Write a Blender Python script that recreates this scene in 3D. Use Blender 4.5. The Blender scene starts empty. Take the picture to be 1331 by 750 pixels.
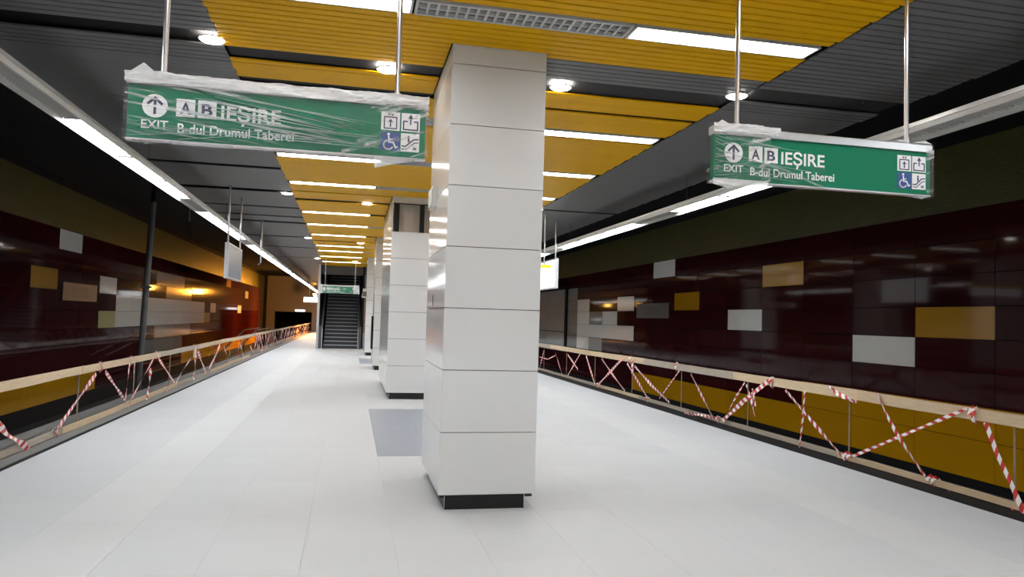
import bpy, bmesh, math, random
from mathutils import Vector, Matrix
random.seed(7)
SC = bpy.context.scene
COL = SC.collection
# ------------------------------------------------------------------ camera, world, exposure
FPX = 964.19
YAW, PITCH, ROLL, CAMH = 0.2130825, 0.04198, 0.0295464, 1.53394
def cam_axes():
    cy, sy, cp, sp = math.cos(YAW), math.sin(YAW), math.cos(PITCH), math.sin(PITCH)
    f = Vector((sy*cp, cy*cp, sp)); r = Vector((cy, -sy, 0)); u = r.cross(f)
    c, s = math.cos(ROLL), math.sin(ROLL)
    return c*r + s*u, -s*r + c*u, f
R_, U_, F_ = cam_axes()
cd = bpy.data.cameras.new('camera'); cam = bpy.data.objects.new('camera', cd); COL.objects.link(cam)
cd.sensor_fit = 'HORIZONTAL'; cd.sensor_width = 36.0; cd.lens = FPX*36/1331
cd.clip_start = 0.05; cd.clip_end = 300
M = Matrix(((R_.x, U_.x, -F_.x, 0), (R_.y, U_.y, -F_.y, 0), (R_.z, U_.z, -F_.z, CAMH), (0, 0, 0, 1)))
cam.matrix_world = M
SC.camera = cam
w = bpy.data.worlds.new('world'); SC.world = w; w.use_nodes = True
w.node_tree.nodes['Background'].inputs[0].default_value = (0.01, 0.01, 0.012, 1)
w.node_tree.nodes['Background'].inputs[1].default_value = 0.3
SC.view_settings.view_transform = 'Standard'; SC.view_settings.look = 'None'
SC.view_settings.gamma = 1.0; SC.view_settings.use_curve_mapping = False
SC.view_settings.exposure = 1.45
STRIP_E, TROUGH_E, DOWN_E, SIGN_E = 12.0, 17.5, 30.0, 0.9
FLOOD_W = 75.0

def hit(u, v, axis, val):
    """the point where the sight line through a picture point meets a plane of the place (used to survey positions)"""
    d = R_*((u-665.5)/FPX) - U_*((v-375)/FPX) + F_
    o = Vector((0, 0, CAMH)); t = (val-o[axis])/d[axis]
    return o + d*t

# ------------------------------------------------------------------ materials
def mat(name, col, rough=0.5, metal=0.0, noise=0.0, nscale=8.0, bump=0.0, bscale=40.0, spec=0.5, coat=0.0, rnd=0.0, stretch=None):
    m = bpy.data.materials.new(name); m.use_nodes = True
    nt = m.node_tree; b = nt.nodes['Principled BSDF']
    b.inputs['Base Color'].default_value = (*col, 1); b.inputs['Roughness'].default_value = rough
    b.inputs['Metallic'].default_value = metal; b.inputs['Specular IOR Level'].default_value = spec
    if coat: b.inputs['Coat Weight'].default_value = coat; b.inputs['Coat Roughness'].default_value = 0.03
    tc = nt.nodes.new('ShaderNodeTexCoord'); vec = tc.outputs['Object']
    if stretch:
        mp = nt.nodes.new('ShaderNodeMapping'); mp.inputs['Scale'].default_value = stretch
        nt.links.new(vec, mp.inputs[0]); vec = mp.outputs[0]
    if noise or rnd:
        n = nt.nodes.new('ShaderNodeTexNoise'); n.inputs['Scale'].default_value = nscale; n.inputs['Detail'].default_value = 5
        nt.links.new(vec, n.inputs['Vector'])
        r = nt.nodes.new('ShaderNodeMapRange'); r.inputs[3].default_value = 1-noise; r.inputs[4].default_value = 1+noise
        nt.links.new(n.outputs[0], r.inputs[0]); val = r.outputs[0]
        if rnd:
            oi = nt.nodes.new('ShaderNodeObjectInfo')
            r2 = nt.nodes.new('ShaderNodeMapRange'); r2.inputs[3].default_value = 1-rnd; r2.inputs[4].default_value = 1+rnd
            nt.links.new(oi.outputs['Random'], r2.inputs[0])
            mu = nt.nodes.new('ShaderNodeMath'); mu.operation = 'MULTIPLY'
            nt.links.new(val, mu.inputs[0]); nt.links.new(r2.outputs[0], mu.inputs[1]); val = mu.outputs[0]
        vm = nt.nodes.new('ShaderNodeVectorMath'); vm.operation = 'SCALE'; vm.inputs[0].default_value = col
        nt.links.new(val, vm.inputs['Scale']); nt.links.new(vm.outputs[0], b.inputs['Base Color'])
    if bump:
        n2 = nt.nodes.new('ShaderNodeTexNoise'); n2.inputs['Scale'].default_value = bscale
        nt.links.new(vec, n2.inputs['Vector'])
        bp = nt.nodes.new('ShaderNodeBump'); bp.inputs['Strength'].default_value = bump; bp.inputs['Distance'].default_value = 0.01
        nt.links.new(n2.outputs[0], bp.inputs['Height']); nt.links.new(bp.outputs[0], b.inputs['Normal'])
    return m
def emit(name, col, s):
    m = bpy.data.materials.new(name); m.use_nodes = True; nt = m.node_tree
    nt.nodes.remove(nt.nodes['Principled BSDF'])
    e = nt.nodes.new('ShaderNodeEmission'); e.inputs[0].default_value = (*col, 1); e.inputs[1].default_value = s
    nt.links.new(e.outputs[0], nt.nodes['Material Output'].inputs[0]); return m

TILE = mat('pale_floor_tile', (0.495, 0.507, 0.52), 0.6, noise=0.05, nscale=1.3, rnd=0.016, spec=0.3)
TILE2 = mat('cream_floor_tile', (0.518, 0.526, 0.530), 0.6, noise=0.04, nscale=1.3, rnd=0.015, spec=0.3)
GROUT = mat('floor_grout', (0.46, 0.465, 0.47), 0.8)
BLUESTONE = mat('blue_grey_stone', (0.225, 0.255, 0.305), 0.4, noise=0.08, nscale=4, rnd=0.02, stretch=(1, 6, 1))
EDGEGREY = mat('grey_edge', (0.15, 0.15, 0.145), 0.55, noise=0.15, nscale=5)  # lighter grey than the strip on the opposite edge
GRANITE = mat('black_granite', (0.009, 0.009, 0.010), 0.6, noise=0.3, nscale=60, spec=0.15)
BLACK = mat('black_paint', (0.006, 0.006, 0.007), 0.85, spec=0.2)
BALLAST = mat('dark_track_bed', (0.012, 0.012, 0.013), 0.9, noise=0.5, nscale=30)
MAROON = mat('maroon_panel', (0.036, 0.0060, 0.008), 0.06, noise=0.06, nscale=3, rnd=0.10, bump=0.006, bscale=3, spec=0.09)
WHITEP = mat('white_wall_panel', (0.74, 0.75, 0.73), 0.10, rnd=0.03, noise=0.02)
GREYP = mat('grey_wall_panel', (0.20, 0.21, 0.20), 0.08, rnd=0.05, noise=0.03)
YELLOWP = mat('yellow_wall_panel', (0.42, 0.215, 0.004), 0.10, rnd=0.03, noise=0.03)
PALEYEL = mat('pale_yellow_wall_panel', (0.48, 0.46, 0.22), 0.10, rnd=0.03, noise=0.03)
YSLAT = mat('yellow_slat', (0.76, 0.40, 0.001), 0.5, spec=0.10, rnd=0.03, noise=0.03, nscale=1.5)
GSLAT = mat('grey_slat', (0.145, 0.146, 0.15), 0.5, spec=0.3, rnd=0.04, noise=0.03, nscale=1.5)
SLOT = mat('slot_plate', (0.030, 0.030, 0.032), 0.7, spec=0.2)
COLP = mat('white_column_panel', (0.71, 0.72, 0.725), 0.11, spec=0.13, rnd=0.012, noise=0.012, nscale=1.5)
CORE = mat('dark_column_core', (0.03, 0.03, 0.032), 0.8)
BEIGE = mat('bare_beige_core', (0.55, 0.50, 0.44), 0.8, noise=0.08)
PLINTH = mat('black_plinth', (0.010, 0.011, 0.012), 0.35, spec=0.3)
STEEL = mat('brushed_steel', (0.58, 0.58, 0.60), 0.28, metal=1.0)
ALU = mat('pale_aluminium', (0.55, 0.55, 0.56), 0.35, metal=0.85)
LUMW = mat('white_enamel', (0.62, 0.61, 0.58), 0.35)
LUMGREY = mat('grey_enamel', (0.10, 0.097, 0.09), 0.4)
DGREY = mat('dark_grey_steel', (0.075, 0.08, 0.088), 0.4, metal=0.3)
POSTM = mat('grey_post_paint', (0.05, 0.053, 0.056), 0.5, noise=0.2)
TREADM = mat('stair_nosing', (0.34, 0.36, 0.40), 0.45)
RISERM = mat('stair_riser', (0.035, 0.037, 0.042), 0.6)
WOOD = mat('raw_pine', (0.54, 0.415, 0.27), 0.65, noise=0.22, nscale=6, rnd=0.10, stretch=(8, 1.0, 10))
WOODG = mat('weathered_pine', (0.37, 0.32, 0.26), 0.7, noise=0.25, nscale=6, rnd=0.08, stretch=(8, 1.0, 10))
WOODB = mat('brown_batten', (0.26, 0.20, 0.13), 0.7, noise=0.2, nscale=8)
GREEN = mat('sign_green', (0.0, 0.165, 0.08), 0.45, spec=0.25)
WHITE = mat('sign_white', (0.80, 0.81, 0.82), 0.4)
NAVY = mat('sign_navy', (0.03, 0.035, 0.09), 0.4)
BLUE = mat('sign_blue', (0.03, 0.07, 0.26), 0.4)
PLAQ = mat('grey_plaque', (0.085, 0.082, 0.075), 0.45, noise=0.05)
PLAQT = mat('plaque_print', (0.04, 0.04, 0.038), 0.4)
RAILM = mat('rail_steel', (0.16, 0.13, 0.11), 0.4, metal=0.7)
ENDW = mat('end_wall_concrete', (0.20, 0.19, 0.18), 0.8, noise=0.2)
BOARDF = mat('board_frame', (0.55, 0.56, 0.58), 0.35)
def board_mat():
    m = mat('wrapped_display_face', (0.24, 0.27, 0.32), 0.25, noise=0.35, nscale=5, stretch=(1, 3, 9)); return m
BOARD = board_mat()
E_STRIP = emit('fluorescent_strip', (0.98, 0.985, 1.0), STRIP_E)
E_TROUGH = emit('fluorescent_track_light', (0.91, 0.96, 1.0), TROUGH_E)
E_DOWN = emit('downlight_glow', (1.0, 0.93, 0.84), DOWN_E)
E_SIGN = emit('backlit_white', (1, 1, 1), SIGN_E)
E_SIGNY = emit('backlit_yellow', (1, 0.78, 0.05), SIGN_E*0.6)
E_FLOOD = emit('sodium_lens', (1.0, 0.50, 0.09), 40.0)

def mosaic_mat():
    m = mat('olive_mosaic', (0.05, 0.052, 0.012), 0.4)
    nt = m.node_tree; b = nt.nodes['Principled BSDF']
    tc = nt.nodes.new('ShaderNodeTexCoord'); sp = nt.nodes.new('ShaderNodeSeparateXYZ'); cb = nt.nodes.new('ShaderNodeCombineXYZ')
    nt.links.new(tc.outputs['Object'], sp.inputs[0]); nt.links.new(sp.outputs[1], cb.inputs[0]); nt.links.new(sp.outputs[2], cb.inputs[1])
    br = nt.nodes.new('ShaderNodeTexBrick'); br.inputs['Scale'].default_value = 1.0
    br.inputs['Brick Width'].default_value = 0.12; br.inputs['Row Height'].default_value = 0.06; br.inputs['Mortar Size'].default_value = 0.004
    br.inputs['Color1'].default_value = (0.075, 0.070, 0.012, 1); br.inputs['Color2'].default_value = (0.055, 0.056, 0.010, 1)
    br.inputs['Mortar'].default_value = (0.02, 0.02, 0.008, 1)
    nt.links.new(cb.outputs[0], br.inputs['Vector']); nt.links.new(br.outputs['Color'], b.inputs['Base Color'])
    bp = nt.nodes.new('ShaderNodeBump'); bp.inputs['Strength'].default_value = 0.3; bp.inputs['Distance'].default_value = 0.004; bp.invert = True
    nt.links.new(br.outputs['Fac'], bp.inputs['Height']); nt.links.new(bp.outputs[0], b.inputs['Normal'])
    return m
MOSAIC = mosaic_mat()

def tape_mat():
    m = mat('red_white_tape', (0.7, 0.7, 0.7), 0.35)
    nt = m.node_tree; b = nt.nodes['Principled BSDF']
    uv = nt.nodes.new('ShaderNodeUVMap'); sp = nt.nodes.new('ShaderNodeSeparateXYZ'); nt.links.new(uv.outputs[0], sp.inputs[0])
    ma = nt.nodes.new('ShaderNodeMath'); ma.operation = 'MULTIPLY_ADD'; ma.inputs[1].default_value = 0.35
    nt.links.new(sp.outputs[1], ma.inputs[0]); nt.links.new(sp.outputs[0], ma.inputs[2])
    fr = nt.nodes.new('ShaderNodeMath'); fr.operation = 'FRACT'; nt.links.new(ma.outputs[0], fr.inputs[0])
    gt = nt.nodes.new('ShaderNodeMath'); gt.operation = 'GREATER_THAN'; gt.inputs[1].default_value = 0.52; nt.links.new(fr.outputs[0], gt.inputs[0])
    mx = nt.nodes.new('ShaderNodeMix'); mx.data_type = 'RGBA'
    mx.inputs[6].default_value = (0.74, 0.72, 0.72, 1); mx.inputs[7].default_value = (0.55, 0.035, 0.03, 1)
    nt.links.new(gt.outputs[0], mx.inputs[0]); nt.links.new(mx.outputs[2], b.inputs['Base Color'])
    return m
TAPE = tape_mat()

def wrap_mat(name, base, glint, ang, sc=(1.0, 26, 1)):
    """thin stretched plastic film: mostly clear, with reflected glints painted in as white streaks"""
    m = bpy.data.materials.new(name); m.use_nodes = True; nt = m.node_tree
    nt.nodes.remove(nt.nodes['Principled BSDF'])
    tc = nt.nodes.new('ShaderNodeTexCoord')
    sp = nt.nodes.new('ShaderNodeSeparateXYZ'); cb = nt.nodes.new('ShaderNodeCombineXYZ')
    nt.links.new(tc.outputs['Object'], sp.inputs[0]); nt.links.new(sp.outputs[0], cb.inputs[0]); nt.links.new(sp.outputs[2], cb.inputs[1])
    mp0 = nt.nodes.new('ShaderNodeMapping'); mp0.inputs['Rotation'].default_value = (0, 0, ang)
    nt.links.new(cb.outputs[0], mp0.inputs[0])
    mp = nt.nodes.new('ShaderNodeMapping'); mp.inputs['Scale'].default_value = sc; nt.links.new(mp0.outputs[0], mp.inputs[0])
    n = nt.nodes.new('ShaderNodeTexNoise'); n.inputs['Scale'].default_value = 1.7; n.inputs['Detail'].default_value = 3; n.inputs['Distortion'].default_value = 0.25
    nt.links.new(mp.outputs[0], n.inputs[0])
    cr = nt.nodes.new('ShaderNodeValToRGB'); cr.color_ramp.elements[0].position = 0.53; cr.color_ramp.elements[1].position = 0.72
    cr.color_ramp.elements[0].color = (base,)*3+(1,); cr.color_ramp.elements[1].color = (glint,)*3+(1,)  # whiter stop paints reflected glints into the film colour
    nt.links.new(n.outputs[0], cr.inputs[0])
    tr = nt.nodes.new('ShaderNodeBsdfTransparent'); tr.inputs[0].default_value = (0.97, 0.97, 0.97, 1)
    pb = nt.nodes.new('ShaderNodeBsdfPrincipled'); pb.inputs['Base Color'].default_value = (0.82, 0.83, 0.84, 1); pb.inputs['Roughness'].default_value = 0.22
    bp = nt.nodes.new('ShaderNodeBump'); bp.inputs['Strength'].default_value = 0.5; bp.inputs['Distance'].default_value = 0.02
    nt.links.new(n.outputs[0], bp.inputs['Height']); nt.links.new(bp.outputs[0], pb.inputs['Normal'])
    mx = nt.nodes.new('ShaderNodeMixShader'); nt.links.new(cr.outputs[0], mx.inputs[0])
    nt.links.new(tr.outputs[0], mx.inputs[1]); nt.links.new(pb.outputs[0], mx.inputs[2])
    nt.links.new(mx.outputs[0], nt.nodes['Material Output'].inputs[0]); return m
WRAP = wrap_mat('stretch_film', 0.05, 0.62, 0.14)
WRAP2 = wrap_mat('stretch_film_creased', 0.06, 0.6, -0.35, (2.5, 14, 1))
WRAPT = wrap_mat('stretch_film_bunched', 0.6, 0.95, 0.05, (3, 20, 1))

def glass_mat(name, col, alpha):
    m = mat(name, col, 0.05); b = m.node_tree.nodes['Principled BSDF']; b.inputs['Alpha'].default_value = alpha; return m

# ------------------------------------------------------------------ mesh helpers
class MB:
    def __init__(s): s.v = []; s.f = []; s.uv = {}
    def box(s, x0, x1, y0, y1, z0, z1):
        b = len(s.v)
        s.v += [(x0,y0,z0),(x1,y0,z0),(x1,y1,z0),(x0,y1,z0),(x0,y0,z1),(x1,y0,z1),(x1,y1,z1),(x0,y1,z1)]
        s.f += [tuple(b+i for i in q) for q in ((3,2,1,0),(4,5,6,7),(0,1,5,4),(1,2,6,5),(2,3,7,6),(3,0,4,7))]
        return s
    def prism(s, prof, axis, a, b):
        """extrude a closed outline; axis 0: outline in (y,z), 1: (x,z), 2: (x,y)"""
        n = len(prof); o = len(s.v)
        for t in (a, b):
            for p in prof:
                s.v.append({0: (t, p[0], p[1]), 1: (p[0], t, p[1]), 2: (p[0], p[1], t)}[axis])
        s.f.append(tuple(o+i for i in range(n))[::-1]); s.f.append(tuple(o+n+i for i in range(n)))
        for i in range(n):
            j = (i+1) % n; s.f.append((o+i, o+j, o+n+j, o+n+i))
        return s
    def tube(s, p, q, r, r2=None, n=10):
        p, q = Vector(p), Vector(q); d = (q-p).normalized(); r2 = r if r2 is None else r2
        a = d.orthogonal().normalized(); c = d.cross(a); o = len(s.v)
        for (ct, rr) in ((p, r), (q, r2)):
            for i in range(n):
                t = 2*math.pi*i/n; s.v.append(tuple(ct + a*(rr*math.cos(t)) + c*(rr*math.sin(t))))
        s.f.append(tuple(o+i for i in range(n))[::-1]); s.f.append(tuple(o+n+i for i in range(n)))
        for i in range(n):
            j = (i+1) % n; s.f.append((o+i, o+j, o+n+j, o+n+i))
        return s
    def bar(s, p, q, w, h):
        """rectangular bar from p to q, w across (horizontal), h up"""
        p, q = Vector(p), Vector(q); d = (q-p).normalized(); up = Vector((0, 0, 1))
        a = d.cross(up)
        a = a.normalized() if a.length > 1e-4 else Vector((1, 0, 0)); u = a.cross(d); o = len(s.v)
        for c in (p, q):
            for (i, j) in ((-1,-1),(1,-1),(1,1),(-1,1)): s.v.append(tuple(c + a*(w/2*i) + u*(h/2*j)))
        s.f += [tuple(o+i for i in q_) for q_ in ((3,2,1,0),(4,5,6,7),(0,1,5,4),(1,2,6,5),(2,3,7,6),(3,0,4,7))]
        return s
    def mesh(s, name, m, smooth=False):
        me = bpy.data.meshes.new(name); me.from_pydata([tuple(v) for v in s.v], [], s.f)
        bm = bmesh.new(); bm.from_mesh(me); bmesh.ops.recalc_face_normals(bm, faces=bm.faces); bm.to_mesh(me); bm.free()
        me.materials.append(m)
        if smooth:
            for p in me.polygons: p.use_smooth = True
        return me

WL = {}
def link(name, data, parent=None, loc=(0, 0, 0), label=None, cat=None, group=None, kind=None):
    o = bpy.data.objects.new(name, data); COL.objects.link(o)
    loc = Vector(loc); WL[o] = loc
    if parent is not None:
        o.parent = parent; o.location = loc - WL[parent]
    else: o.location = loc
    for k, v in (('label', label), ('category', cat), ('group', group), ('kind', kind)):
        if v: o[k] = v
    return o
def thing(name, loc, label, cat, group=None): return link(name, None, None, loc, label, cat, group)
def part(name, mb, m, parent, loc=None, label=None, kind=None, smooth=False):
    """geometry given about the parent's origin unless loc (world) is given"""
    return link(name, mb.mesh(name, m, smooth), parent, WL[parent] if loc is None else loc, label, kind=kind)
def struct(name, mb, m, label=None): return link(name, mb.mesh(name, m), None, (0, 0, 0), label, kind='structure')
def wpart(name, mb, m, parent, label=None, kind=None, smooth=False):
    """geometry given in world coordinates"""
    L = WL[parent]; mb.v = [(x-L.x, y-L.y, z-L.z) for x, y, z in mb.v]
    return part(name, mb, m, parent, None, label, kind, smooth)

ORD = ['first','second','third','fourth','fifth','sixth','seventh','eighth','ninth','tenth','eleventh','twelfth','thirteenth','fourteenth','fifteenth','sixteenth','seventeenth','eighteenth']
XC = 1.15
FX0, FX1 = -3.09, 5.445          # tiled floor
EX0, EX1 = -3.80, 6.10           # platform edge strips
WXL, WXR = -7.10, 9.30           # track walls
ZC = 3.77                        # underside of the slats
Y0, Y1 = -26.0, 67.0

# ------------------------------------------------------------------ large structure
floor = struct('floor', MB().box(EX0, EX1, Y0, Y1, -1.2, -0.012).box(FX0+0.04, FX1, Y0, Y1, -0.012, -0.004), GROUT, 'pale tiled station platform')
wpart('edge_strip', MB().box(EX0, FX0-0.07, Y0, Y1, -0.012, 0.0), EDGEGREY, floor, 'grey edge strip')
wpart('edge_strip', MB().box(FX1+0.004, EX1, Y0, Y1, -0.012, -0.002), GRANITE, floor, 'black edge strip')
wpart('edge_gap', MB().box(FX0-0.07, FX0+0.0, Y0, Y1, -0.012, -0.009), BLACK, floor, 'dark gap along the tiles')
bed = struct('floor.001', MB().box(WXL-0.4, EX0, Y0, Y1+10, -1.4, -1.2).box(EX1, WXR+0.4, Y0, Y1+10, -1.4, -1.2), BALLAST, 'dark track bed below the platform')
soffit = struct('ceiling', MB().box(WXL-0.4, WXR+0.4, Y0, Y1+10, 4.72, 4.9), BLACK, 'black soffit above the slats and tracks')
struct('wall_back', MB().box(WXL-0.4, WXR+0.4, Y0-0.3, Y0, -1.4, 4.9), ENDW)

# floor tiles: 0.58 modules
TX = 0.587
xs = [FX0] ; k = -6
while True:
    x = 0.345 + k*TX; k += 1
    if x > FX1-0.2: break
    if x > FX0+0.15: xs.append(x)
xs.append(FX1)
TYS = 0.60
def slab(x0, x1, y): return 0.345-0.01 < (x0+x1)/2 < 0.345+TX*3 and any(a < y < b for a, b in ((8.28, 12.3), (23.6, 26.9)))
def tile_mb(mb, x0, x1, y0, y1):
    g = 0.0004; c = 0.0006
    x0 += g; x1 -= g; y0 += g; y1 -= g; o = len(mb.v)
    mb.v += [(x0,y0,-0.012),(x1,y0,-0.012),(x1,y1,-0.012),(x0,y1,-0.012),(x0,y0,-c),(x1,y0,-c),(x1,y1,-c),(x0,y1,-c),
             (x0+c,y0+c,0),(x1-c,y0+c,0),(x1-c,y1-c,0),(x0+c,y1-c,0)]
    for a in range(4):
        b = (a+1) % 4
        mb.f += [(o+a, o+b, o+4+b, o+4+a), (o+4+a, o+4+b, o+8+b, o+8+a)]
    mb.f.append((o+8, o+9, o+10, o+11)); return mb
rest, rest2, restb = MB(), MB(), MB()
cache = {}
yk0 = 6.48 - TYS*54
for j in range(0, 165):
    ya = yk0 + j*TYS; yb = ya+TYS
    if yb > Y1: break
    for i in range(len(xs)-1):
        xa, xb = xs[i], xs[i+1]
        band = abs((xa+xb)/2 - (-1.62)) < 0.3 or abs((xa+xb)/2 - 4.15) < 0.3
        blue = slab(xa, xb, (ya+yb)/2)
        if blue or 3.4 < ya < 14.4:
            if blue and ya > 20: tile_mb(restb, xa, xb, ya, yb); continue
            m = BLUESTONE if blue else (TILE2 if band else TILE)
            key = (round(xb-xa, 4), m.name)
            if key not in cache: cache[key] = tile_mb(MB(), 0, xb-xa, 0, TYS).mesh('tile', m)
            link('tile', cache[key], floor, (xa, ya, 0))
        else: tile_mb(rest2 if band else rest, xa, xb, ya, yb)
wpart('far_tiles', rest, TILE, floor, kind='stuff'); wpart('far_tiles', rest2, TILE2, floor, kind='stuff'); wpart('far_tiles', restb, BLUESTONE, floor, kind='stuff')

# ------------------------------------------------------------------ track walls with panels
PW, ZR0, PH = 1.587, -0.075, 0.505
def panel_mesh(w, h, m, side):
    """flat panel with eased edges; face towards the platform"""
    mb = MB(); t = 0.018; c = 0.003; g = 0.0035
    s = -1 if side > 0 else 1
    pts = lambda d, x: [(x, g+d, g+d), (x, w-g-d, g+d), (x, w-g-d, h-g-d), (x, g+d, h-g-d)]
    mb.v = pts(0, 0) + pts(0, s*(t-c)) + pts(c, s*t)
    for a in range(4):
        b = (a+1) % 4
        mb.f += [(a, b, 4+b, 4+a), (4+a, 4+b, 8+b, 8+a)]
    mb.f.append((8, 9, 10, 11)); return mb.mesh('panel', m)
def build_wall(name, X, side, y0, pitch, kmin, kmax, colour, zb):
    wall = struct(name, MB().box(X, X+0.4*side, Y0, Y1+10, -1.4, 4.9), BLACK, 'track wall of glossy maroon panels with scattered white and yellow ones')
    s = -side
    wpart('mosaic_band', MB().box(min(X, X+s*0.012), max(X, X+s*0.012), y0+kmin*pitch-2, y0+(kmax+1)*pitch, ZR0+PH*7+0.004, 4.52), MOSAIC, wall, 'dark olive mosaic band')
    meshes = {}
    for k in range(kmin, kmax+1):
        for r in range(-1, 7):
            m = colour(k, r)
            if m is None: continue
            z = ZR0+PH*r; h = PH
            if r == -1: z = zb; h = ZR0-zb
            key = (m.name, r == -1)
            if key not in meshes: meshes[key] = panel_mesh(pitch, h, m, side)
            link('panel', meshes[key], wall, (X, y0+k*pitch, z))
    return wall
def colR(k, r):
    if r == -1: return YELLOWP if k < 9 else MAROON
    if r == 0: return YELLOWP if k < 3 else MAROON
    if (k, r) in ((0,3),(3,5),(6,4)): return YELLOWP
    if (k, r) in ((1,2),(4,3),(7,6),(9,4),(10,3),(9,2),(10,2),(11,2),(12,1),(12,2),(12,3),(12,4)): return WHITEP
    if (k, r) in ((11,3),(11,1)) or (k == 13 and r in (1,2,3,4,5)): return GREYP
    if k in (17,18,19) and r in (2,3): return WHITEP
    return MAROON
def colL(k, r):
    if r == -1: return YELLOWP if k < 3 or k > 9 else MAROON
    if (k, r) == (0,4) or (k, r) == (17,6): return YELLOWP
    if (k, r) in ((3,2),(13,2)): return PALEYEL
    if (k, r) in ((1,6),(3,4),(14,3),(20,3),(22,5)): return WHITEP
    if r == 3 and 4 <= k <= 12: return WHITEP
    if r == 2 and 4 <= k <= 12: return WHITEP
    if r == 5 and 7 <= k <= 9: return GREYP
    if r == 4 and 8 <= k <= 10: return GREYP
    if r == 1 and 7 <= k <= 10: return GREYP
    if r == 0 and 6 <= k <= 9: return GREYP
    return MAROON
wall_r = build_wall('wall_right', WXR, 1, 9.18, PW, -2, 27, colR, -0.67)
wall_l = build_wall('wall_left', WXL, -1, 18.65, 1.58, -3, 28, colL, -0.80)
# near, unseen stretch of both walls stays panelled for the reflections
nr = MB().box(WXR-0.014, WXR, Y0, 9.18-2*PW, 0.43, 3.46); wpart('panel_run', nr, MAROON, wall_r, kind='stuff')
nl = MB().box(WXL, WXL+0.014, Y0, 18.65-3*1.58, -0.07, 3.46); wpart('panel_run', nl, MAROON, wall_l, kind='stuff')
# far end wall with the two tunnel mouths
ew = MB()
for a, b in ((WXL-0.4, -6.4), (-3.3, 5.6), (8.7, WXR+0.4)): ew.box(a, b, Y1, Y1+0.4, -1.4, 4.9)
ew.box(-6.4, -3.3, Y1, Y1+0.4, 1.66, 4.9).box(5.6, 8.7, Y1, Y1+0.4, 1.66, 4.9)
struct('wall_front', ew, ENDW, 'concrete end wall with dark tunnel mouths')
struct('wall_front.001', MB().box(WXL-0.4, WXR+0.4, Y1+9.6, Y1+10, -1.4, 4.9), BLACK, 'black depth of the tunnels')

# station name plaques, dim print on grey
def plaque(X, side, y0, y1, z0, z1, label):
    t = thing('name_plaque', (X - side*0.0215, (y0+y1)/2, (z0+z1)/2), label, 'plaque')
    s = -side; w2 = (y1-y0)/2; h2 = (z1-z0)/2
    part('plate', MB().box(min(0, s*0.02), max(0, s*0.02), -w2, w2, -h2, h2), PLAQ, t)
    p = MB()
    rq = random.Random(3); xa_, xb_ = min(s*.02, s*0.022), max(s*.02, s*0.022)
    for i in range(8):
        a = -0.50*w2 + i*0.125*w2; c = 0.095*w2
        for seg in rq.sample(range(6), 4):
            if seg < 2: p.box(xa_, xb_, a+(c-0.03)*seg, a+(c-0.03)*seg+0.03, -0.06, 0.12)
            else: zz = (-0.06, 0.015, 0.095, 0.05)[seg-2]; p.box(xa_, xb_, a, a+c, zz, zz+0.025)
    for i in range(9):
        a = -0.44*w2 + i*0.10*w2; p.box(xa_, xb_, a, a+rq.uniform(.05, .085)*w2, -0.14, -0.095)
    part('print', p, PLAQT, t, label='blurred dark print')
plaque(WXR, 1, 20.64, 23.16, 1.71, 2.175, 'grey name plaque with dark print on the maroon wall beyond the yellow plinth')
plaque(WXL, -1, 20.55, 23.1, 1.69, 2.15, 'taupe name plaque with dark print on the maroon wall behind the grey post')
# glazed panel in a dark frame, wall beyond the column
t = thing('glazed_door', (WXR-0.02, 33.8, 1.6), 'tall grey glazed door in a black frame on the far maroon wall', 'door')
fr = MB()
for a, b, c, d in ((-2.55, -2.25, -1.4, 1.42), (2.35, 2.45, -1.4, 1.42), (-2.55, 2.45, 1.34, 1.42), (-2.55, 2.45, -0.55, -0.52)): fr.box(-0.05, 0, a, b, c, d)
part('door_frame', fr, BLACK, t)
mu = MB().box(-0.034, -0.03, 0.9, 0.94, -1.4, 1.34).box(-0.034, -0.03, -2.25, 2.35, 0.28, 0.30); part('glazing_bar', mu, DGREY, t)
part('glass_pane', MB().box(-0.03, -0.002, -2.25, 2.35, -1.4, 1.34), mat('grey_glass', (0.30, 0.31, 0.31), 0.06), t)
# running rails in the dark track bed
for X, lab in ((-6.3, 'outer steel running rail in the dark bed beside the grey post'), (-4.85, 'inner steel running rail in the dark bed beside the grey post'),
               (7.0, 'inner steel running rail below the yellow wall plinth'), (8.45, 'outer steel running rail below the yellow wall plinth')):
    prof = [(-.07, 0), (.07, 0), (.07, .012), (.01, .03), (.01, .12), (.036, .13), (.036, .17), (-.036, .17), (-.036, .13), (-.01, .12), (-.01, .03), (-.07, .012)]
    link('running_rail', MB().prism(prof, 1, Y0+1, Y1+5).mesh('running_rail', RAILM), None, (X, 0, -1.2), lab, 'rail')

# ------------------------------------------------------------------ slatted ceiling
def xl(y): return -1.12 - max(0.0, y-14)*0.0085
YX1 = 3.62; GX0, GX1 = -3.07, 5.27
YEND = 35.2
STRIPS = [-20.9, -18.6, -16.3, -12.7, -10.4, -7.6, -5.1, -2.75, 0.6, 2.95, 5.31, 8.46, 10.85, 13.1, 16.82, 19.1, 21.55, 24.9, 26.9, 29.5, 32.4]
COLS = [(0.735, 5.956, 1.40), (0.69, 13.95, 3.70), (0.65, 21.4, 1.40), (0.565, 29.0, 1.40)]
CW = 0.794
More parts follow.
